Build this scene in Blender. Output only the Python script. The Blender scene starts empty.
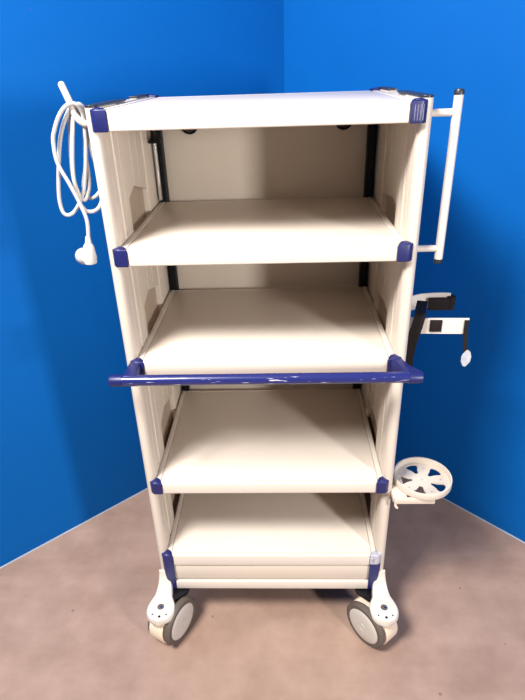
import bpy, bmesh, math, random
from mathutils import Vector, Matrix
random.seed(4)
C = bpy.context.scene.collection
PI = math.pi
H = 1.25                       # height of the top shelf's surface

# ------------------------------------------------------------------ materials
def mat(name, col, rough=.5, metal=0., bump=None, vary=None, coat=0., trans=0., alpha=1., spec=.5):
    m = bpy.data.materials.new(name); m.use_nodes = True
    nt = m.node_tree; b = nt.nodes['Principled BSDF']
    b.inputs['Base Color'].default_value = (*col, 1); b.inputs['Roughness'].default_value = rough
    b.inputs['Metallic'].default_value = metal; b.inputs['Coat Weight'].default_value = coat
    b.inputs['Transmission Weight'].default_value = trans; b.inputs['Alpha'].default_value = alpha
    b.inputs['Specular IOR Level'].default_value = spec
    tc = nt.nodes.new('ShaderNodeTexCoord')
    if vary:                    # (scale, amount)
        n = nt.nodes.new('ShaderNodeTexNoise'); n.inputs['Scale'].default_value = vary[0]; n.inputs['Detail'].default_value = 5
        r = nt.nodes.new('ShaderNodeValToRGB')
        a = vary[1]
        r.color_ramp.elements[0].position = .3; r.color_ramp.elements[1].position = .7
        r.color_ramp.elements[0].color = (*[c*(1-a) for c in col], 1); r.color_ramp.elements[1].color = (*[min(1, c*(1+a)) for c in col], 1)
        nt.links.new(tc.outputs['Object'], n.inputs['Vector']); nt.links.new(n.outputs['Fac'], r.inputs['Fac'])
        nt.links.new(r.outputs['Color'], b.inputs['Base Color'])
    if bump:                    # (scale, strength)
        n = nt.nodes.new('ShaderNodeTexNoise'); n.inputs['Scale'].default_value = bump[0]; n.inputs['Detail'].default_value = 4
        k = nt.nodes.new('ShaderNodeBump'); k.inputs['Strength'].default_value = bump[1]; k.inputs['Distance'].default_value = .002
        nt.links.new(tc.outputs['Object'], n.inputs['Vector']); nt.links.new(n.outputs['Fac'], k.inputs['Height'])
        nt.links.new(k.outputs['Normal'], b.inputs['Normal'])
    return m

M = {}
M['cream'] = mat('cream_powder_coat', (.62, .545, .465), .42, bump=(500, .06), vary=(3, .02))
M['shelf'] = mat('cream_shelf_coat', (.67, .60, .535), .36, bump=(350, .08), vary=(4, .025))
M['white'] = mat('white_enamel', (.66, .61, .55), .35, vary=(8, .03))
M['navy'] = mat('navy_plastic', (.010, .014, .10), .4, vary=(60, .12))
M['charcoal'] = mat('charcoal_cap_plastic', (.02, .022, .03), .4, vary=(30, .1))
M['black'] = mat('black_anodised', (.004, .004, .006), .45, vary=(30, .1), spec=.2)
M['strap'] = mat('black_webbing', (.014, .010, .010), .8, bump=(900, .4), vary=(200, .2), spec=.2)
M['chrome'] = mat('chrome', (.75, .75, .76), .15, 1., vary=(10, .02))
M['tyre'] = mat('grey_rubber', (.10, .08, .066), .6, vary=(25, .1))
M['hub'] = mat('hub_plastic', (.56, .52, .47), .45, vary=(15, .03))
M['beige'] = mat('beige_plastic', (.78, .64, .50), .45, vary=(10, .03))
M['cable'] = mat('white_cable_sheath', (.54, .525, .51), .4, vary=(20, .03))
M['clear'] = mat('cloudy_clear_plastic', (.75, .78, .82), .25, trans=.45, vary=(80, .12))
M['sticker'] = mat('silver_sticker', (.70, .69, .67), .3, vary=(40, .1))
M['shade_skin'] = mat('shade_toned_inner_skin', (.43, .335, .26), .6, vary=(12, .05))  # darker tone stands in for shade inside the openings above the shelves
M['ridge'] = mat('scuffed_navy', (.14, .14, .24), .45, vary=(150, .3))
M['bead'] = mat('sealant_bead', (.30, .36, .45), .6, vary=(20, .1))
M['worn'] = mat('worn_grey_plastic', (.42, .42, .50), .4, vary=(120, .35))

def scratched():
    m = mat('navy_bar_with_worn_spots', (.014, .020, .13), .25, coat=.3)
    nt = m.node_tree; b = nt.nodes['Principled BSDF']
    tc = [n for n in nt.nodes if n.type == 'TEX_COORD'][0]
    mp = nt.nodes.new('ShaderNodeMapping'); mp.inputs['Scale'].default_value = (28, 260, 260)
    n = nt.nodes.new('ShaderNodeTexNoise'); n.inputs['Scale'].default_value = 1; n.inputs['Detail'].default_value = 3
    r = nt.nodes.new('ShaderNodeValToRGB'); r.color_ramp.elements[0].position = .64; r.color_ramp.elements[1].position = .70
    r.color_ramp.elements[0].color = (0, 0, 0, 1)
    # the wear runs along the outward underside of the bar
    sp = nt.nodes.new('ShaderNodeSeparateXYZ')
    a = nt.nodes.new('ShaderNodeMapRange'); a.inputs['From Min'].default_value = 0.006; a.inputs['From Max'].default_value = .0085
    ab = nt.nodes.new('ShaderNodeMath'); ab.operation = 'MULTIPLY'; ab.inputs[1].default_value = -1
    mu = nt.nodes.new('ShaderNodeMath'); mu.operation = 'MULTIPLY'
    mx = nt.nodes.new('ShaderNodeMix'); mx.data_type = 'RGBA'
    mx.inputs[6].default_value = (.014, .020, .13, 1); mx.inputs[7].default_value = (.6, .58, .66, 1)
    L = nt.links.new
    L(tc.outputs['Object'], mp.inputs['Vector']); L(mp.outputs['Vector'], n.inputs['Vector']); L(n.outputs['Fac'], r.inputs['Fac'])
    L(tc.outputs['Object'], sp.inputs['Vector']); L(sp.outputs['Y'], ab.inputs[0]); L(ab.outputs[0], a.inputs['Value'])
    L(a.outputs['Result'], mu.inputs[0]); L(r.outputs['Color'], mu.inputs[1])
    L(mu.outputs[0], mx.inputs[0]); L(mx.outputs[2], b.inputs['Base Color'])
    return m
M['bar'] = scratched()

def wall_mat():
    m = mat('blue_painted_wall', (.0, .112, .56), .65, bump=(60, .12), spec=.12)
    nt = m.node_tree; b = nt.nodes['Principled BSDF']; L = nt.links.new
    tc = [n for n in nt.nodes if n.type == 'TEX_COORD'][0]
    n = nt.nodes.new('ShaderNodeTexNoise'); n.inputs['Scale'].default_value = 2.2; n.inputs['Detail'].default_value = 6
    r = nt.nodes.new('ShaderNodeValToRGB')
    r.color_ramp.elements[0].position = .3; r.color_ramp.elements[1].position = .7
    r.color_ramp.elements[0].color = (.0, .092, .36, 1); r.color_ramp.elements[1].color = (.0, .107, .41, 1)
    v = nt.nodes.new('ShaderNodeTexVoronoi'); v.inputs['Scale'].default_value = 7
    s = nt.nodes.new('ShaderNodeMath'); s.operation = 'LESS_THAN'; s.inputs[1].default_value = .018
    mx = nt.nodes.new('ShaderNodeMix'); mx.data_type = 'RGBA'; mx.inputs[7].default_value = (.02, .09, .42, 1)
    L(tc.outputs['Object'], n.inputs['Vector']); L(n.outputs['Fac'], r.inputs['Fac'])
    L(tc.outputs['Object'], v.inputs['Vector']); L(v.outputs['Distance'], s.inputs[0])
    L(s.outputs[0], mx.inputs[0]); L(r.outputs['Color'], mx.inputs[6]); L(mx.outputs[2], b.inputs['Base Color'])
    return m
M['wall'] = wall_mat()

def floor_mat():
    m = mat('pink_beige_vinyl_floor', (.56, .42, .355), .45, bump=(35, .25), spec=.4)
    nt = m.node_tree; b = nt.nodes['Principled BSDF']; L = nt.links.new
    tc = [n for n in nt.nodes if n.type == 'TEX_COORD'][0]
    n = nt.nodes.new('ShaderNodeTexNoise'); n.inputs['Scale'].default_value = 7; n.inputs['Detail'].default_value = 8; n.inputs['Roughness'].default_value = .62
    r = nt.nodes.new('ShaderNodeValToRGB')
    r.color_ramp.elements[0].position = .34; r.color_ramp.elements[1].position = .66
    r.color_ramp.elements[0].color = (.315, .208, .162, 1); r.color_ramp.elements[1].color = (.415, .285, .228, 1)
    # streaks along the floor
    mp = nt.nodes.new('ShaderNodeMapping'); mp.inputs['Rotation'].default_value = (0, 0, R(-38)); mp.inputs['Scale'].default_value = (1.2, 9, 1)
    n2 = nt.nodes.new('ShaderNodeTexNoise'); n2.inputs['Scale'].default_value = 1.3; n2.inputs['Detail'].default_value = 4
    r2 = nt.nodes.new('ShaderNodeValToRGB')
    r2.color_ramp.elements[0].position = .3; r2.color_ramp.elements[1].position = .7
    r2.color_ramp.elements[0].color = (.86, .84, .82, 1); r2.color_ramp.elements[1].color = (1, 1, 1, 1)
    mx = nt.nodes.new('ShaderNodeMix'); mx.data_type = 'RGBA'; mx.blend_type = 'MULTIPLY'; mx.inputs[0].default_value = 1
    n3 = nt.nodes.new('ShaderNodeTexVoronoi'); n3.inputs['Scale'].default_value = 11
    lt = nt.nodes.new('ShaderNodeMath'); lt.operation = 'LESS_THAN'; lt.inputs[1].default_value = .045
    m2 = nt.nodes.new('ShaderNodeMix'); m2.data_type = 'RGBA'; m2.inputs[7].default_value = (.23,.15,.12,1)
    L(tc.outputs['Object'], n.inputs['Vector']); L(n.outputs['Fac'], r.inputs['Fac'])
    L(tc.outputs['Object'], mp.inputs['Vector']); L(mp.outputs['Vector'], n2.inputs['Vector']); L(n2.outputs['Fac'], r2.inputs['Fac'])
    L(r.outputs['Color'], mx.inputs[6]); L(r2.outputs['Color'], mx.inputs[7])
    L(tc.outputs['Object'], n3.inputs['Vector']); L(n3.outputs['Distance'], lt.inputs[0])
    L(lt.outputs[0], m2.inputs[0]); L(mx.outputs[2], m2.inputs[6]); L(m2.outputs[2], b.inputs['Base Color'])
    return m
R = math.radians
M['floor'] = floor_mat()

# ------------------------------------------------------------------ helpers
def obj(name, bm, m, parent=None, loc=None, smooth=True):
    """link a bmesh as one mesh object; loc moves its origin there"""
    bmesh.ops.recalc_face_normals(bm, faces=bm.faces[:])
    me = bpy.data.meshes.new(name)
    if loc is not None: bmesh.ops.translate(bm, verts=bm.verts[:], vec=-Vector(loc))
    bm.to_mesh(me); bm.free(); me.materials.append(m)
    if smooth:
        for p in me.polygons: p.use_smooth = True
        try: me.set_sharp_from_angle(angle=R(35))
        except Exception: pass
    o = bpy.data.objects.new(name, me); C.objects.link(o)
    if parent:
        o.parent = parent
    base = parent; off = Vector((0, 0, 0))
    while base: off += base.location; base = base.parent
    o.location = Vector(loc or (0, 0, 0)) - off
    return o

def merge(dst, src):
    me = bpy.data.meshes.new('tmp'); src.to_mesh(me); src.free(); dst.from_mesh(me); bpy.data.meshes.remove(me)

def box(bm, x0, x1, y0, y1, z0, z1, bev=0., seg=2):
    b = bmesh.new()
    bmesh.ops.create_cube(b, size=1)
    for v in b.verts:
        v.co = Vector(((x0+x1)/2 + v.co.x*(x1-x0), (y0+y1)/2 + v.co.y*(y1-y0), (z0+z1)/2 + v.co.z*(z1-z0)))
    if bev: bmesh.ops.bevel(b, geom=b.edges[:], offset=bev, segments=seg, profile=.5, affect='EDGES')
    merge(bm, b)

def prism(bm, pts, z0, z1, bev=0., seg=2, M4=None):
    b = bmesh.new()
    vs = [b.verts.new((x, y, z0)) for x, y in pts]
    f = b.faces.new(vs); r = bmesh.ops.extrude_face_region(b, geom=[f])
    bmesh.ops.translate(b, verts=[v for v in r['geom'] if isinstance(v, bmesh.types.BMVert)], vec=(0, 0, z1-z0))
    bmesh.ops.recalc_face_normals(b, faces=b.faces[:])
    if bev:
        es = [e for e in b.edges if abs(e.verts[0].co.z-e.verts[1].co.z) < 1e-6]
        bmesh.ops.bevel(b, geom=es, offset=bev, segments=seg, profile=.5, affect='EDGES')
    if M4 is not None: bmesh.ops.transform(b, matrix=M4, verts=b.verts[:])
    merge(bm, b)

def lathe(bm, prof, seg=40, M4=None):
    """prof: (radius, height) pairs, revolved about z"""
    b = bmesh.new(); rings = []
    for r, z in prof:
        if r < 1e-6: rings.append([b.verts.new((0, 0, z))])
        else: rings.append([b.verts.new((r*math.cos(2*PI*k/seg), r*math.sin(2*PI*k/seg), z)) for k in range(seg)])
    for a, c in zip(rings, rings[1:]):
        for k in range(seg):
            k2 = (k+1) % seg
            if len(a) == 1 and len(c) == 1: continue
            if len(a) == 1: b.faces.new((a[0], c[k], c[k2]))
            elif len(c) == 1: b.faces.new((a[k], a[k2], c[0]))
            else: b.faces.new((a[k], a[k2], c[k2], c[k]))
    if M4 is not None: bmesh.ops.transform(b, matrix=M4, verts=b.verts[:])
    merge(bm, b)

def smooth_path(pts, n=8):
    P = [Vector(p) for p in pts]; out = []
    for i in range(len(P)-1):
        p0 = P[max(i-1, 0)]; p1 = P[i]; p2 = P[i+1]; p3 = P[min(i+2, len(P)-1)]
        for k in range(n):
            t = k/n
            out.append(.5*((2*p1) + (p2-p0)*t + (2*p0-5*p1+4*p2-p3)*t*t + (3*p1-p0-3*p2+p3)*t**3))
    out.append(P[-1]); return out

def tube(bm, pts, r, seg=14, cap=True, round_ends=False):
    """round tube along pts; r is a number or one radius per point"""
    P = [Vector(p) for p in pts]; n = len(P)
    rs = r if isinstance(r, (list, tuple)) else [r]*n
    T = [(P[min(i+1, n-1)]-P[max(i-1, 0)]).normalized() for i in range(n)]
    up = Vector((0, 0, 1)) if abs(T[0].z) < .9 else Vector((1, 0, 0))
    N = (up - T[0]*up.dot(T[0])).normalized(); rings = []
    for i in range(n):
        N = (N - T[i]*N.dot(T[i])).normalized(); B = T[i].cross(N)
        rings.append([bm.verts.new(P[i]+rs[i]*(math.cos(a)*N+math.sin(a)*B)) for a in [2*PI*k/seg for k in range(seg)]])
    for a, c in zip(rings, rings[1:]):
        for k in range(seg): bm.faces.new((a[k], a[(k+1) % seg], c[(k+1) % seg], c[k]))
    if cap: bm.faces.new(rings[0][::-1]); bm.faces.new(rings[-1])

def ribbon(bm, pts, wdir, w, t):
    """flat strap along pts, width w along wdir, thickness t"""
    P = [Vector(p) for p in pts]; n = len(P); rings = []
    for i in range(n):
        T = (P[min(i+1, n-1)]-P[max(i-1, 0)]).normalized()
        W = Vector(wdir(i/(n-1)) if callable(wdir) else wdir); W = (W-T*W.dot(T)).normalized(); N = T.cross(W)
        rings.append([bm.verts.new(P[i]+W*sx*w/2+N*sy*t/2) for sx, sy in ((-1, -1), (1, -1), (1, 1), (-1, 1))])
    for a, c in zip(rings, rings[1:]):
        for k in range(4): bm.faces.new((a[k], a[(k+1) % 4], c[(k+1) % 4], c[k]))
    bm.faces.new(rings[0][::-1]); bm.faces.new(rings[-1])

def holed_plate(name, outline, holes, thick, bev=0.):
    """2D outline with holes, thickness along z, returns a bmesh (mid-plane at z=0)"""
    cu = bpy.data.curves.new(name, 'CURVE'); cu.dimensions = '2D'; cu.fill_mode = 'BOTH'
    cu.extrude = thick/2-bev; cu.bevel_depth = bev; cu.bevel_resolution = 1
    for poly in [outline]+holes:
        s = cu.splines.new('POLY'); s.points.add(len(poly)-1); s.use_cyclic_u = True
        for p, q in zip(s.points, poly): p.co = (q[0], q[1], 0, 1)
    o = bpy.data.objects.new(name, cu); C.objects.link(o)
    dg = bpy.context.evaluated_depsgraph_get(); me = bpy.data.meshes.new_from_object(o.evaluated_get(dg))
    bm = bmesh.new(); bm.from_mesh(me)
    bmesh.ops.remove_doubles(bm, verts=bm.verts[:], dist=1e-6)
    bpy.data.objects.remove(o); bpy.data.curves.remove(cu); bpy.data.meshes.remove(me)
    return bm

def circle(cx, cy, r, n=24, r2=None):
    return [(cx+r*math.cos(2*PI*k/n), cy+(r2 or r)*math.sin(2*PI*k/n)) for k in range(n)]

def struct(o): o['kind'] = 'structure'; return o

# ------------------------------------------------------------------ room
KX, KY = .054, .968                     # the corner of the room
dl = Vector((-.872, -.804, 0)).normalized(); dr = Vector((.712, -.710, 0)).normalized()
def wall(name, d, n_out, L=3.2, hgt=2.7):
    bm = bmesh.new(); a = Vector((KX, KY, 0)); b = a+d*L
    q = [a, b, b+n_out*.1, a+n_out*.1+(-d)*.1]
    lo = [bm.verts.new(p) for p in q]; hi = [bm.verts.new(p+Vector((0, 0, hgt))) for p in q]
    bm.faces.new(lo); bm.faces.new(hi)
    for k in range(4): bm.faces.new((lo[k], lo[(k+1) % 4], hi[(k+1) % 4], hi[k]))
    return struct(obj(name, bm, M['wall'], smooth=False))
wall('wall_left', dl, Vector((dl.y, -dl.x, 0)))
wall('wall_right', dr, Vector((-dr.y, dr.x, 0)))
bm = bmesh.new(); box(bm, -3.2, 3.2, -3.6, 1.2, -.05, 0)
struct(obj('floor', bm, M['floor'], smooth=False))
# thin pale sealant bead along the foot of each wall
for nm, d in (('baseboard_left', dl), ('baseboard_right', dr)):
    bm = bmesh.new(); n_in = Vector((-d.y, d.x, 0)) if nm.endswith('left') else Vector((d.y, -d.x, 0))
    a = Vector((KX, KY, 0)) + d*.003
    P = [a, a+d*3.1]; pr = [(0, 0), (.0025, 0), (.001, .002), (0, .0026)]
    rings = [[bm.verts.new(p+n_in*u+Vector((0, 0, v))) for u, v in pr] for p in P]
    for k in range(4): bm.faces.new((rings[0][k], rings[0][(k+1) % 4], rings[1][(k+1) % 4], rings[1][k]))
    bm.faces.new(rings[0]); bm.faces.new(rings[1])
    struct(obj(nm, bm, M['bead']))

# ------------------------------------------------------------------ the trolley
cart = bpy.data.objects.new('medical_equipment_cart', None); C.objects.link(cart)
cart['label'] = 'cream medical equipment trolley with five shelves, navy corner caps and push bar on twin-wheel castors'
cart['category'] = 'cart'

XO, XI = .2835, .2605                   # outer and inner face of a side
ZB = H-1.131                            # underside of the base
def side(s):
    t = bmesh.new()
    # front upright: extruded profile with rounded nose
    nose = [(XI, .129)]+[(XI, .02)]+[((XI+XO)/2-(XO-XI)/2*math.cos(a), .020-.013*math.sin(a)) for a in [PI*k/10 for k in range(1, 10)]]+[(XO, .02), (XO, .129)]
    # shallow step on the inner flank at y=.125
    front = [(XI+.006, .129), (XI, .124), (XI, .072), (XI+.003, .070), (XI+.003, .064), (XI, .062)]+nose[1:]
    bm = bmesh.new()
    prism(bm, [(s*x, y) for x, y in front], ZB+.004, H+.004)
    o = obj('front_upright', bm, M['cream'], cart)
    bm = bmesh.new()
    for g in (.036, .100):               # raised beads on the inner flank
        box(bm, s*XI-.0005, s*XI+.0005, g, g+.002, ZB+.02, H-.04)
    obj('flank_bead', bm, M['cream'], o)
    bm = bmesh.new(); cap = [(s*x, y) for x, y in ([(XI+.001, .204)]+nose[1:-1]+[(XO, .204)])]
    prism(bm, cap, H+.004, H+.008, .001); obj('top_cap', bm, M['charcoal'], o)
    # outer skin of the side, rear upright
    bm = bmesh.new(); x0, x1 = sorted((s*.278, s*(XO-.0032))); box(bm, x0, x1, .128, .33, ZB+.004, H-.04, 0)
    sp = obj('side_panel', bm, M['shade_skin'], cart); sp['label'] = 'inner skin of the side, coloured darker to stand for cavity shade'
    bm = bmesh.new(); x0, x1 = sorted((s*.2645, s*XO)); box(bm, x0, x1, .31, .44, ZB+.004, H+.004, .003)
    ru = obj('rear_upright', bm, M['cream'], cart)
    bm = bmesh.new(); box(bm, x0, x1, .312, .438, H+.004, H+.008, .001); obj('top_cap', bm, M['charcoal'], ru)
    bm = bmesh.new(); x0, x1 = sorted((s*(XO-.003), s*XO)); box(bm, x0, x1, .129, .31, ZB+.004, H+.002, 0)
    x0, x1 = sorted((s*.264, s*XO)); box(bm, x0, x1, .129, .31, H-.038, H+.003, .001)
    obj('outer_skin', bm, M['cream'], cart)
    # inner lining between two shelves, stops short of the shelf below with a slanted corner
    zs = [(H-.233, H-.035), (H-.465, H-.268), (H-.781, H-.50), (H-1.013, H-.816)]
    for z0, z1 in zs:
        bm = bmesh.new()
        q = 1 if s < 0 else .55
        poly = [(.129, z0+.055*q), (.200, z0+.078*q), (.309, z0+.050*q), (.309, z1), (.208, z1), (.129, z1)]
        b = bmesh.new(); vs = [b.verts.new((s*.2675, y, z)) for y, z in poly]; f = b.faces.new(vs)
        r = bmesh.ops.extrude_face_region(b, geom=[f]); bmesh.ops.translate(b, verts=[v for v in r['geom'] if isinstance(v, bmesh.types.BMVert)], vec=(s*.003, 0, 0))
        merge(bm, b)
        for g in (.206, .255): box(bm, s*.2675-.0008, s*.2675+.0008, g, g+.003, z0+.081, z1)
        obj('inner_lining', bm, M['cream'], sp)
    # black column in the back corner
    bm = bmesh.new(); x0, x1 = sorted((s*.241, s*.2615)); box(bm, x0, x1, .402, .424, ZB+.01, H-.032, .002)
    box(bm, x0+.007, x1-.007, .3995, .403, ZB+.01, H-.033)
    obj('rear_column', bm, M['black'], cart)
for s in (-1, 1): side(s)

# back panel
bm = bmesh.new(); box(bm, -.264, .264, .425, .432, ZB+.01, H-.012, .001)
back = obj('back_panel', bm, M['cream'], cart)
for x in (-.176, .186):
    bm = bmesh.new(); T = Matrix.Translation((x, .425, H-.060)) @ Matrix.Rotation(PI/2, 4, 'X')
    lathe(bm, [(.021, 0), (.021, .004), (.016, .006), (.013, .022), (.010, .028), (0, .029)], 28, T)
    obj('back_knob', bm, M['black'], back)

def corner_cap(s, z0, z1, parent, y=0., back=False, m='navy', top=None):
    """plastic corner: outer rounded corner wrapping lip, tongue running back on the shelf surface"""
    f = -1 if back else 1
    bm = bmesh.new()
    xi, xo, r = .2440, .2730, .013
    pts = [(xi, y-f*.0022)]
    for k in range(7):
        a = PI/2*k/6; pts.append((xo-r+r*math.sin(a), y-f*.0022+f*(r-r*math.cos(a))))
    pts += [(xo, y+f*.017), (xo-.004, y+f*.021), (xi+.003, y+f*.010)] if not back else [(xo, y+f*.02), (xi+.004, y+f*.02)]
    zz = z1 if top is None else z1-top
    prism(bm, [(s*a, b) for a, b in pts], z0-.001, zz+.0022, .0022, 3)
    c = obj('corner_cap', bm, M[m], parent)
    if top is not None:
        bm = bmesh.new(); prism(bm, [(s*a, b) for a, b in pts], zz+.001, z1+.0022, .0022, 3)
        w = obj('cap_top', bm, M['worn'], parent); w['label'] = 'worn grey top of corner cap'
    else:
        # raised oval bead on the top of the cap
        bm = bmesh.new(); T = Matrix.Translation((s*.259, y+f*.009, z1+.002)) @ Matrix.Diagonal((.010, .0095, .0022, 1))
        bmesh.ops.create_uvsphere(bm, u_segments=16, v_segments=8, radius=1, matrix=T)
        me = bpy.data.meshes.new('t'); bm.to_mesh(me); bm.free()
        b2 = bmesh.new(); b2.from_mesh(c.data); b2.from_mesh(me); b2.to_mesh(c.data); b2.free(); bpy.data.meshes.remove(me)
        for p in c.data.polygons: p.use_smooth = True
    return c

def shelf(z, h=.030, D=.400, top=False):
    bm = bmesh.new()
    hx = .2605 if not top else .262
    box(bm, -.2475, .2475, .003, D, z-.012, z, .001)                 # tray
    for s in (-1, 1):
        x0, x1 = sorted((s*.2485, s*(hx-.0006)))
        box(bm, x0, x1, .012, D, z-.016, z+.0012, .0012)              # side rail of the tray
    box(bm, -.2445, .2445, 0, .012, z-h, z+.0002, .0025, 3)          # front lip
    box(bm, -.2445, .2445, D-.006, D, z-h, z+.0005, .0015)
    o = obj('shelf', bm, M['shelf'], cart)
    for s in (-1, 1): corner_cap(s, z-h, z, o)
    return o
s1 = shelf(H, .032, .43, True)
for s in (-1, 1): corner_cap(s, H-.030, H+.003, s1, y=.436, back=True)
bm = bmesh.new()
for k in range(4): box(bm, .2500+k*.0045, .2515+k*.0045, -.0030, -.0014, H-.028, H-.005)
q = obj('cap_ridge', bm, M['ridge'], s1); q['label'] = 'pale scuffed ridges on the right corner cap'
s2 = shelf(H-.233); s3 = shelf(H-.465); s4 = shelf(H-.781)
# narrow sticker lying on the second shelf
bm = bmesh.new(); box(bm, -.063, .014, .034, .044, H-.2330, H-.2325); box(bm, .016, .024, .035, .045, H-.233, H-.2322)
st = obj('sticker', bm, M['sticker'], s2); st['label'] = 'narrow pale sticker on the second shelf'

# base: bottom shelf, front panel and lower strip
z5 = H-1.013
bm = bmesh.new()
box(bm, -.2475, .2475, .003, .40, z5-.012, z5, .001)
for s in (-1, 1):
    x0, x1 = sorted((s*.2485, s*.2599)); box(bm, x0, x1, .012, .40, z5-.016, z5+.0012, .0012)
box(bm, -.2445, .2445, 0, .012, z5-.034, z5+.0002, .0025, 3)
s5 = obj('shelf', bm, M['shelf'], cart)
corner_cap(-1, ZB, z5, s5); corner_cap(1, ZB, z5, s5, top=.030)
bm = bmesh.new(); box(bm, -.2455, .2455, .003, .425, z5-.086, z5-.0370, .0012)
bx = obj('base_box', bm, M['cream'], cart)
bm = bmesh.new(); box(bm, -.2455, .2455, -.001, .425, ZB, z5-.0905, .002)
obj('lower_strip', bm, M['shelf'], bx)
bm = bmesh.new(); box(bm, -.23, .23, .03, .42, ZB-.004, ZB+.001); obj('underside_plate', bm, M['black'], bx)

# push bar
YB, ZH = -.050, H-.476
bm = bmesh.new(); tube(bm, [(-.275, YB, ZH), (.275, YB, ZH)], .0108, 28)
bar = obj('push_bar', bm, M['bar'], cart, loc=(0, YB, ZH))
for s in (-1, 1):
    bm = bmesh.new()
    ps = [(s*.2745, YB, ZH), (s*.2750, YB, ZH), (s*.296, YB, ZH), (s*.300, YB, ZH), (s*.3015, YB, ZH)]
    tube(bm, ps, [.0108, .0120, .0120, .0108, .0085], 28)
    obj('bar_end', bm, M['navy'], bar)
    bm = bmesh.new()
    pl = [(.2500, .006), (.2715, .012), (.2730, -.004), (.2730, -.024), (.2730, -.054), (.246, -.054), (.2500, -.020)] if s < 0 else [(.2500, .006), (.2715, .012), (.2745, -.004), (.283, -.024), (.298, -.045), (.298, -.054), (.270, -.054), (.264, -.036), (.257, -.016), (.2500, -.006)]
    prism(bm, [(s*a, b) for a, b in pl], H-.4885, H-.4640, .003, 3)
    obj('bar_bracket', bm, M['navy'], bar)

# chrome rod with black bell knob, upper left back corner
bm = bmesh.new(); tube(bm, [(-.2555, .388, H-.225), (-.2555, .388, H-.05)], .0042, 14)
rod = obj('chrome_rod', bm, M['chrome'], cart)
bm = bmesh.new(); lathe(bm, [(0, 0), (.0135, 0), (.0145, .004), (.009, .012), (.006, .024), (.006, .05), (0, .05)], 24, Matrix.Translation((-.2470, .350, H-.090)))
obj('bell_knob', bm, M['black'], rod)

# side rail, right
bm = bmesh.new(); xr, yr = .334, .055
tube(bm, [(xr, yr, H-.278), (xr, yr, H+.006)], .0078, 22)
rail = obj('side_rail', bm, M['white'], cart)
for z, a in ((H+.006, 1), (H-.278, -1)):
    bm = bmesh.new(); T = Matrix.Translation((xr, yr, z)) @ Matrix.Diagonal((1, 1, a, 1))
    lathe(bm, [(0, -.001), (.0086, -.001), (.0086, .004), (.007, .0075), (0, .0085)], 22, T); obj('end_cap', bm, M['charcoal'], rail)
for z in (H-.022, H-.257):
    bm = bmesh.new(); tube(bm, [(XO-.001, yr, z), (xr-.004, yr, z)], .0062, 18)
    lathe(bm, [(0, 0), (.010, 0), (.010, .003), (.0065, .005)], 20, Matrix.Translation((XO, yr, z)) @ Matrix.Rotation(PI/2, 4, 'Y'))
    obj('rail_arm', bm, M['white'], rail)

# gas bottle bracket with straps, right
def bottle_bracket():
    zt, zb = H-.403, H-.437
    bm = bmesh.new()
    # U-shaped plate, open to the right: rear arm, web on the upright, front arm
    def plate(path):
        ribbon(bm, smooth_path(path, 6), (0, 0, 1), .034, .003)
    zc = (zt+zb)/2
    plate([(.4080, .178, zc+.006), (.385, .180, zc+.006), (.345, .180, zc+.004), (.315, .172, zc), (.2865, .150, zc), (.2865, .11, zc)])
    plate([(.2865, .12, zc), (.2865, .078, zc), (.302, .062, zc), (.345, .058, zc), (.411, .055, zc)])
    br = obj('bottle_bracket', bm, M['white'], cart)
    bm = bmesh.new()                    # pad on the rear arm wrapped by the strap end
    box(bm, .360, .408, .1690, .1755, zc-.016, zc+.014, .003)
    tube(bm, [(.410, .176, zc-.014), (.411, .176, zc+.016)], .009, 16)
    obj('strap_pad', bm, M['strap'], br)
    bm = bmesh.new(); box(bm, .3345, .3585, .0535, .0575, zc-.012, zc+.014, .001)
    p = obj('hook_patch', bm, M['strap'], br); p['label'] = 'black square patch on the white arm'
    bm = bmesh.new()                    # wide strap hanging from the web down beside the push bar
    ribbon(bm, smooth_path([(.335, .130, zc+.024), (.322, .090, zc+.024), (.312, .054, zc+.026), (.3065, .0475, zc+.004), (.2985, .047, zc-.032), (.2950, .0465, zc-.070), (.2965, .046, zc-.105)], 8), (1, -.15, 0), .022, .0025)
    obj('strap', bm, M['strap'], br)
    bm = bmesh.new()                    # short strap at the tip of the front arm
    ribbon(bm, smooth_path([(.406, .052, zc+.014), (.4065, .0515, zc-.015), (.410, .052, zc-.04), (.4135, .053, zc-.060)], 6), (1, 0, 0), .0085, .002)
    t = obj('strap', bm, M['strap'], br)
    bm = bmesh.new()                    # cloudy clear tag on its end
    pts = [(0, .010), (.008, .004), (.012, -.008), (.011, -.020), (.002, -.031), (-.004, -.029), (-.009, -.018), (-.009, -.006), (-.005, .003)]
    prism(bm, pts, -.0015, .0015, .0006, 1, Matrix.Translation((.4155, .053, zc-.062)) @ Matrix.Rotation(R(8), 4, 'Z') @ Matrix.Rotation(PI/2, 4, 'X'))
    g = obj('tag', bm, M['clear'], t); g['label'] = 'cloudy clear plastic tag'
bottle_bracket()

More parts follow.
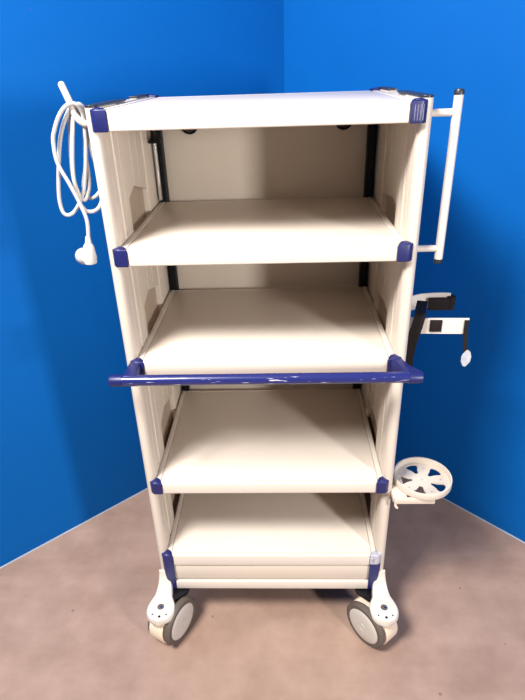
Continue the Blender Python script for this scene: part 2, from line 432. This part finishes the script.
# round perforated bottle dish, right
def dish():
    cx, cy, z0, r = .3575, .042, H-.812, .0655
    holes = []
    for k in range(5):
        a0 = R(-36+72*k)
        prof = [(.0215, .0), (.0225, .12), (.025, .19), (.031, .20), (.038, .24), (.044, .29), (.049, .31), (.0525, .26), (.0545, .15), (.055, 0)]
        loop = [(q, a) for q, a in prof] + [(q, -a) for q, a in prof[-2:0:-1]]
        holes.append([(q*math.cos(a0+a), q*math.sin(a0+a)) for q, a in loop])
        a1 = a0+R(36); holes.append(circle(.043*math.cos(a1), .043*math.sin(a1), .0022, 8))
    holes.append(circle(0, 0, .0022, 8))
    bm = holed_plate('dish', circle(0, 0, r-.001, 64), holes, .003)
    bmesh.ops.translate(bm, verts=bm.verts[:], vec=(cx, cy, z0+.0015))
    d = obj('bottle_dish', bm, M['cream'], cart)
    bm = bmesh.new()
    lathe(bm, [(r-.004, 0), (r, 0), (r+.0008, .002), (r+.0008, .015), (r, .017), (r-.0028, .017), (r-.0035, .0155), (r-.004, 0)], 72, Matrix.Translation((cx, cy, z0)))
    obj('rim', bm, M['cream'], d)
    bm = bmesh.new(); box(bm, .281, .312, -.014, .085, z0-.014, z0-.0005, .001); box(bm, .2835, .374, -.018, -.012, z0-.016, z0-.0005, .001)
    obj('mounting_plate', bm, M['cream'], d)
    bm = bmesh.new(); tube(bm, smooth_path([(.2865, -.012, z0-.010), (.288, -.014, z0-.025), (.292, -.014, z0-.031)], 5), .003, 10)
    obj('thumb_screw', bm, M['beige'], d)
dish()

# cable hook, upper left
bm = bmesh.new()
tube(bm, smooth_path([(-.281, .045, H-.018), (-.296, .042, H-.022), (-.309, .040, H-.008), (-.314, .040, H+.012), (-.3225, .040, H+.038)], 6), .0058, 16)
bmesh.ops.create_uvsphere(bm, u_segments=14, v_segments=8, radius=.0058, matrix=Matrix.Translation((-.3225, .040, H+.038)))
hook = obj('cable_hook', bm, M['white'], cart)
bm = bmesh.new(); box(bm, -.2865, -.2828, .034, .052, H-.075, H-.006, .001)
obj('hook_plate', bm, M['charcoal'], hook)
bm = bmesh.new(); lathe(bm, [(0, 0), (.0042, 0), (.0042, .002), (0, .003)], 14, Matrix.Translation((-.2865, .043, H-.062)) @ Matrix.Rotation(-PI/2, 4, 'Y'))
obj('screw', bm, M['chrome'], hook)

# castors
def castor(s, ang, px, py, front=True):
    """s side, ang heading of the outward wheel face, px py swivel axis"""
    e = bpy.data.objects.new('castor', None); C.objects.link(e); e.parent = cart; e.location = (px, py, 0)
    zp = .122
    if front:
        # die-cast arm: flat round pad, waist, neck climbing the foot of the upright
        N = 22; sec = []
        hx = s*.2715
        for k in range(N+1):
            t = k/N
            if t < .55:                 # pad
                u = t/.55; y = -.096+u*.070; 
                w = .0365*math.sqrt(max(0, 1-((y+.060)/.0362)**2)) if y < -.055 else .0365-(.0365-.0235)*((y+.055)/.029)**1.3
                sec.append((s*.2755, y, zp+.012*u*u*.3, max(w, .003), .018))
            else:                       # neck
                u = (t-.55)/.45; a = u*PI/2
                y = -.026+.0285*math.sin(a); z = zp+.0036+.052*(1-math.cos(a))
                w = .0145+.009*(1-u)**1.5
                sec.append((s*.2755+(hx-s*.2755)*u, y, z, w, .016-.009*u))
        bm = bmesh.new(); rings = []
        for i, (x, y, z, w, th) in enumerate(sec):
            y2, z2 = sec[min(i+1, N)][1:3]; y1, z1 = sec[max(i-1, 0)][1:3]
            T = Vector((0, y2-y1, z2-z1)).normalized(); Nn = Vector((0, -T.z, T.y))
            ring = []
            for kx, kn in ((-1, -.0), (-.9, .75), (-.75, 1), (.75, 1), (.9, .75), (1, 0), (1, -.8), (.9, -1), (-.9, -1), (-1, -.8)):
                top = 1 if kn > 0 else 0
                ring.append(bm.verts.new(Vector((x+kx*w, y, z))+Nn*((kn-1)*th/2)))
            rings.append(ring)
        for a, c in zip(rings, rings[1:]):
            n = len(a)
            for k in range(n): bm.faces.new((a[k], a[(k+1) % n], c[(k+1) % n], c[k]))
        bm.faces.new(rings[0][::-1]); bm.faces.new(rings[-1])
        bmesh.ops.translate(bm, verts=bm.verts[:], vec=(0, 0, 0))
        arm = obj('mounting_arm', bm, M['white'], e, loc=(px, py, zp))
        # socket ring with screw, slots
        bm = bmesh.new(); T = Matrix.Translation((px, py+.003, zp+.0012))
        lathe(bm, [(.0095, -.002), (.0095, .0014), (.0115, .0024), (.0132, .0014), (.0132, -.003)], 28, T)
        obj('socket_ring', bm, M['sticker'], arm)
        bm = bmesh.new(); lathe(bm, [(0, .0008), (.0082, .0006), (.0085, -.001)], 24, T); obj('socket', bm, M['tyre'], arm)
        bm = bmesh.new(); lathe(bm, [(0, .002), (.003, .002), (.0035, 0)], 12, Matrix.Translation((px+.002, py+.001, zp+.0016))); obj('screw', bm, M['chrome'], arm)
        bm = bmesh.new()
        for dx, dy, q in ((-.017, -.018, .0022), (.017, -.018, .0022), (.001, -.0235, .0034)):
            lathe(bm, [(0, .0005), (q, .0003), (q, -.001)], 12, Matrix.Translation((px+dx, py+dy, zp)))
        obj('screw_hole', bm, M['black'], arm)
    else:
        bm = bmesh.new(); box(bm, px-.03, px+.03, py-.03, py+.03, .105, ZB, .004); obj('mounting_plate', bm, M['black'], e, loc=(px, py, .11))
    # wheels and housing in a frame whose local +y is the axle
    A = Matrix.Translation((px, py, 0)) @ Matrix.Rotation(ang, 4, 'Z')
    tr = .029                            # trail of the axle
    rw = .060
    vis = -1 if s < 0 else 1             # the wheel on the side of the cart's middle
    for k in (-1, 1):
        far = k != vis and front
        off, hw, R0 = (.024, .55, rw-.002) if far else (.0305, 1, rw)
        W = A @ Matrix.Translation((tr, k*off, rw)) @ Matrix.Rotation(-k*PI/2, 4, 'X')
        bm = bmesh.new()
        lathe(bm, [(R0-.0145, -.009*hw), (R0-.005, -.009*hw), (R0-.001, -.0055*hw), (R0, 0), (R0-.001, .0055*hw), (R0-.005, .009*hw), (R0-.0145, .0085*hw)], 56, W)
        wl = obj('wheel', bm, M['tyre'], e)
        bm = bmesh.new()
        lathe(bm, [(R0-.014, -.008*hw), (R0-.014, .0088*hw), (R0-.017, .0102*hw), (.030, .0118*hw), (.012, .0122*hw), (.0115, .0115*hw), (.009, .0115*hw), (.0085, .0124*hw), (0, .0126*hw)], 48, W)
        obj('hub_cover', bm, M['hub'], wl)
    bm = bmesh.new()                     # housing beside the wheel: mudguard arch and swivel neck
    prof = []
    for k in range(19):
        a = R(-20+240*k/18); prof.append((tr+.0605*math.cos(a), rw-.004+.0605*min(math.sin(a), .72)))
    b = bmesh.new(); ya, yb = sorted((-vis*.0225, vis*.0195)) if front else (-.015, .015)
    vs = [b.verts.new((x, ya, z)) for x, z in prof]; f = b.faces.new(vs)
    r = bmesh.ops.extrude_face_region(b, geom=[f]); bmesh.ops.translate(b, verts=[v for v in r['geom'] if isinstance(v, bmesh.types.BMVert)], vec=(0, yb-ya, 0))
    bmesh.ops.recalc_face_normals(b, faces=b.faces[:])
    bmesh.ops.bevel(b, geom=[e_ for e_ in b.edges if abs(e_.verts[0].co.y-e_.verts[1].co.y) < 1e-6], offset=.004, segments=3, profile=.5, affect='EDGES')
    bmesh.ops.transform(b, matrix=A, verts=b.verts[:]); merge(bm, b)
    lathe(bm, [(.027, .080), (.029, .0995), (.027, .104), (0, .104)], 32, Matrix.Translation((px, py, 0)))
    obj('housing', bm, M['beige'] if front else M['black'], e)
    if front:
        bm = bmesh.new()                 # black brake pedal poking out towards the cart's middle
        prism(bm, [(px-s*a, py+b) for a, b in ((0, .018), (.034, .030), (.060, .052), (.064, .068), (.024, .072), (-.012, .034))], .107, .116, .002, 2)
        obj('brake_pedal', bm, M['black'], e)
    return e
castor(-1, R(63), -.2755, -.060)
castor(1, R(130), .2765, -.060)
castor(-1, R(80), -.250, .385, False)
castor(1, R(-70), .250, .385, False)

# ------------------------------------------------------------------ mains cable looped over the hook
bm = bmesh.new()
loops = [
 (-.317, .020, 1.036), (-.314, .020, 1.070), (-.322, .020, 1.102), (-.332, .018, 1.133), (-.346, .018, 1.169), (-.347, .020, 1.203), (-.342, .022, 1.221), (-.331, .026, 1.243), (-.318, .030, 1.257), (-.305, .034, 1.260),
 (-.298, .040, 1.250), (-.297, .044, 1.235), (-.302, .046, 1.186), (-.318, .044, 1.119), (-.340, .040, 1.082), (-.358, .036, 1.077), (-.362, .034, 1.104), (-.352, .032, 1.156), (-.338, .034, 1.210), (-.320, .040, 1.247), (-.307, .046, 1.258),
 (-.300, .052, 1.250), (-.303, .056, 1.217), (-.312, .058, 1.160), (-.322, .056, 1.120), (-.314, .054, 1.102), (-.300, .056, 1.106), (-.292, .064, 1.122), (-.291, .066, 1.17), (-.293, .062, 1.225), (-.300, .056, 1.255),
 (-.310, .046, 1.254), (-.316, .036, 1.220), (-.326, .030, 1.157), (-.327, .030, 1.110), (-.318, .032, 1.085), (-.302, .036, 1.082), (-.2925, .046, 1.092), (-.292, .060, 1.11), (-.297, .066, 1.16), (-.303, .062, 1.21), (-.310, .052, 1.250), (-.317, .046, 1.252), (-.326, .046, 1.21), (-.333, .044, 1.14), (-.322, .044, 1.10), (-.309, .05, 1.125), (-.306, .05, 1.18)]
tube(bm, smooth_path(loops, 8), .0034, 12)
cable = obj('power_cable', bm, M['cable'])
cable['label'] = 'white mains cable coiled over the hook on the left of the trolley, plug hanging down'; cable['category'] = 'cable'
bm = bmesh.new()
tube(bm, [(-.3175, .020, 1.040), (-.3185, .019, 1.026)], [.0042, .0062], 16)             # strain relief
tube(bm, [(-.3180, .019, 1.027), (-.3190, .019, 1.022), (-.320, .018, 1.002), (-.3205, .018, .990), (-.3205, .018, .988)], [.0065, .0095, .0125, .0115, .008], 20)
T = Matrix.Translation((-.3285, .020, 1.003)) @ Vector((-.62, .70, -.25)).to_track_quat('Z', 'Y').to_matrix().to_4x4()
lathe(bm, [(0, -.006), (.012, -.006), (.0155, 0), (.0155, .012), (.0145, .014), (0, .014)], 28, T)
plug = obj('plug', bm, M['cable'], cable)
for k in (-1, 1):
    bm = bmesh.new(); lathe(bm, [(.0022, .013), (.0022, .029), (.0012, .031), (0, .031)], 12, T @ Matrix.Translation((0, k*.0075, 0)))
    obj('pin', bm, M['chrome'], plug)

# ------------------------------------------------------------------ light
def area(name, loc, tgt, size, power, col, sy=None):
    d = bpy.data.lights.new(name, 'AREA'); d.size = size; d.energy = power; d.color = col
    if sy: d.shape = 'RECTANGLE'; d.size_y = sy
    o = bpy.data.objects.new(name, d); C.objects.link(o); o.location = loc
    o.rotation_euler = (Vector(tgt)-Vector(loc)).to_track_quat('-Z', 'Y').to_euler()
    return o
area('ceiling_lamp', (-.9, -1.05, 2.65), (0, 0, .6), .6, 100, (1, .96, .90), .6)
area('window_light', (1.5, -1.75, 1.25), (0, .2, .9), .22, 36, (1, .95, .90), .5)
w = bpy.data.worlds.new('world'); bpy.context.scene.world = w; w.use_nodes = True
bg = w.node_tree.nodes['Background']; bg.inputs['Color'].default_value = (1, .88, .78, 1); bg.inputs['Strength'].default_value = .09

# ------------------------------------------------------------------ camera
yaw, pitch, roll = -.0406, .482, -.0327
d = Vector((math.sin(yaw)*math.cos(pitch), math.cos(yaw)*math.cos(pitch), -math.sin(pitch)))
r = Vector((math.cos(yaw), -math.sin(yaw), 0)); u = r.cross(d)
r2 = r*math.cos(roll)+u*math.sin(roll); u2 = -r*math.sin(roll)+u*math.cos(roll)
cam = bpy.data.cameras.new('camera'); co = bpy.data.objects.new('camera', cam); C.objects.link(co)
mw = Matrix((r2, u2, -d)).transposed().to_4x4(); mw.translation = (.0345, -.9409, H+.0531)
co.matrix_world = mw
cam.sensor_fit = 'HORIZONTAL'; cam.sensor_width = 36; cam.lens = 538.5/525*36; cam.clip_start = .02
S = bpy.context.scene; S.camera = co
S.view_settings.view_transform = 'Standard'; S.view_settings.look = 'None'
S.view_settings.exposure = .38; S.view_settings.gamma = 1; S.view_settings.use_curve_mapping = False
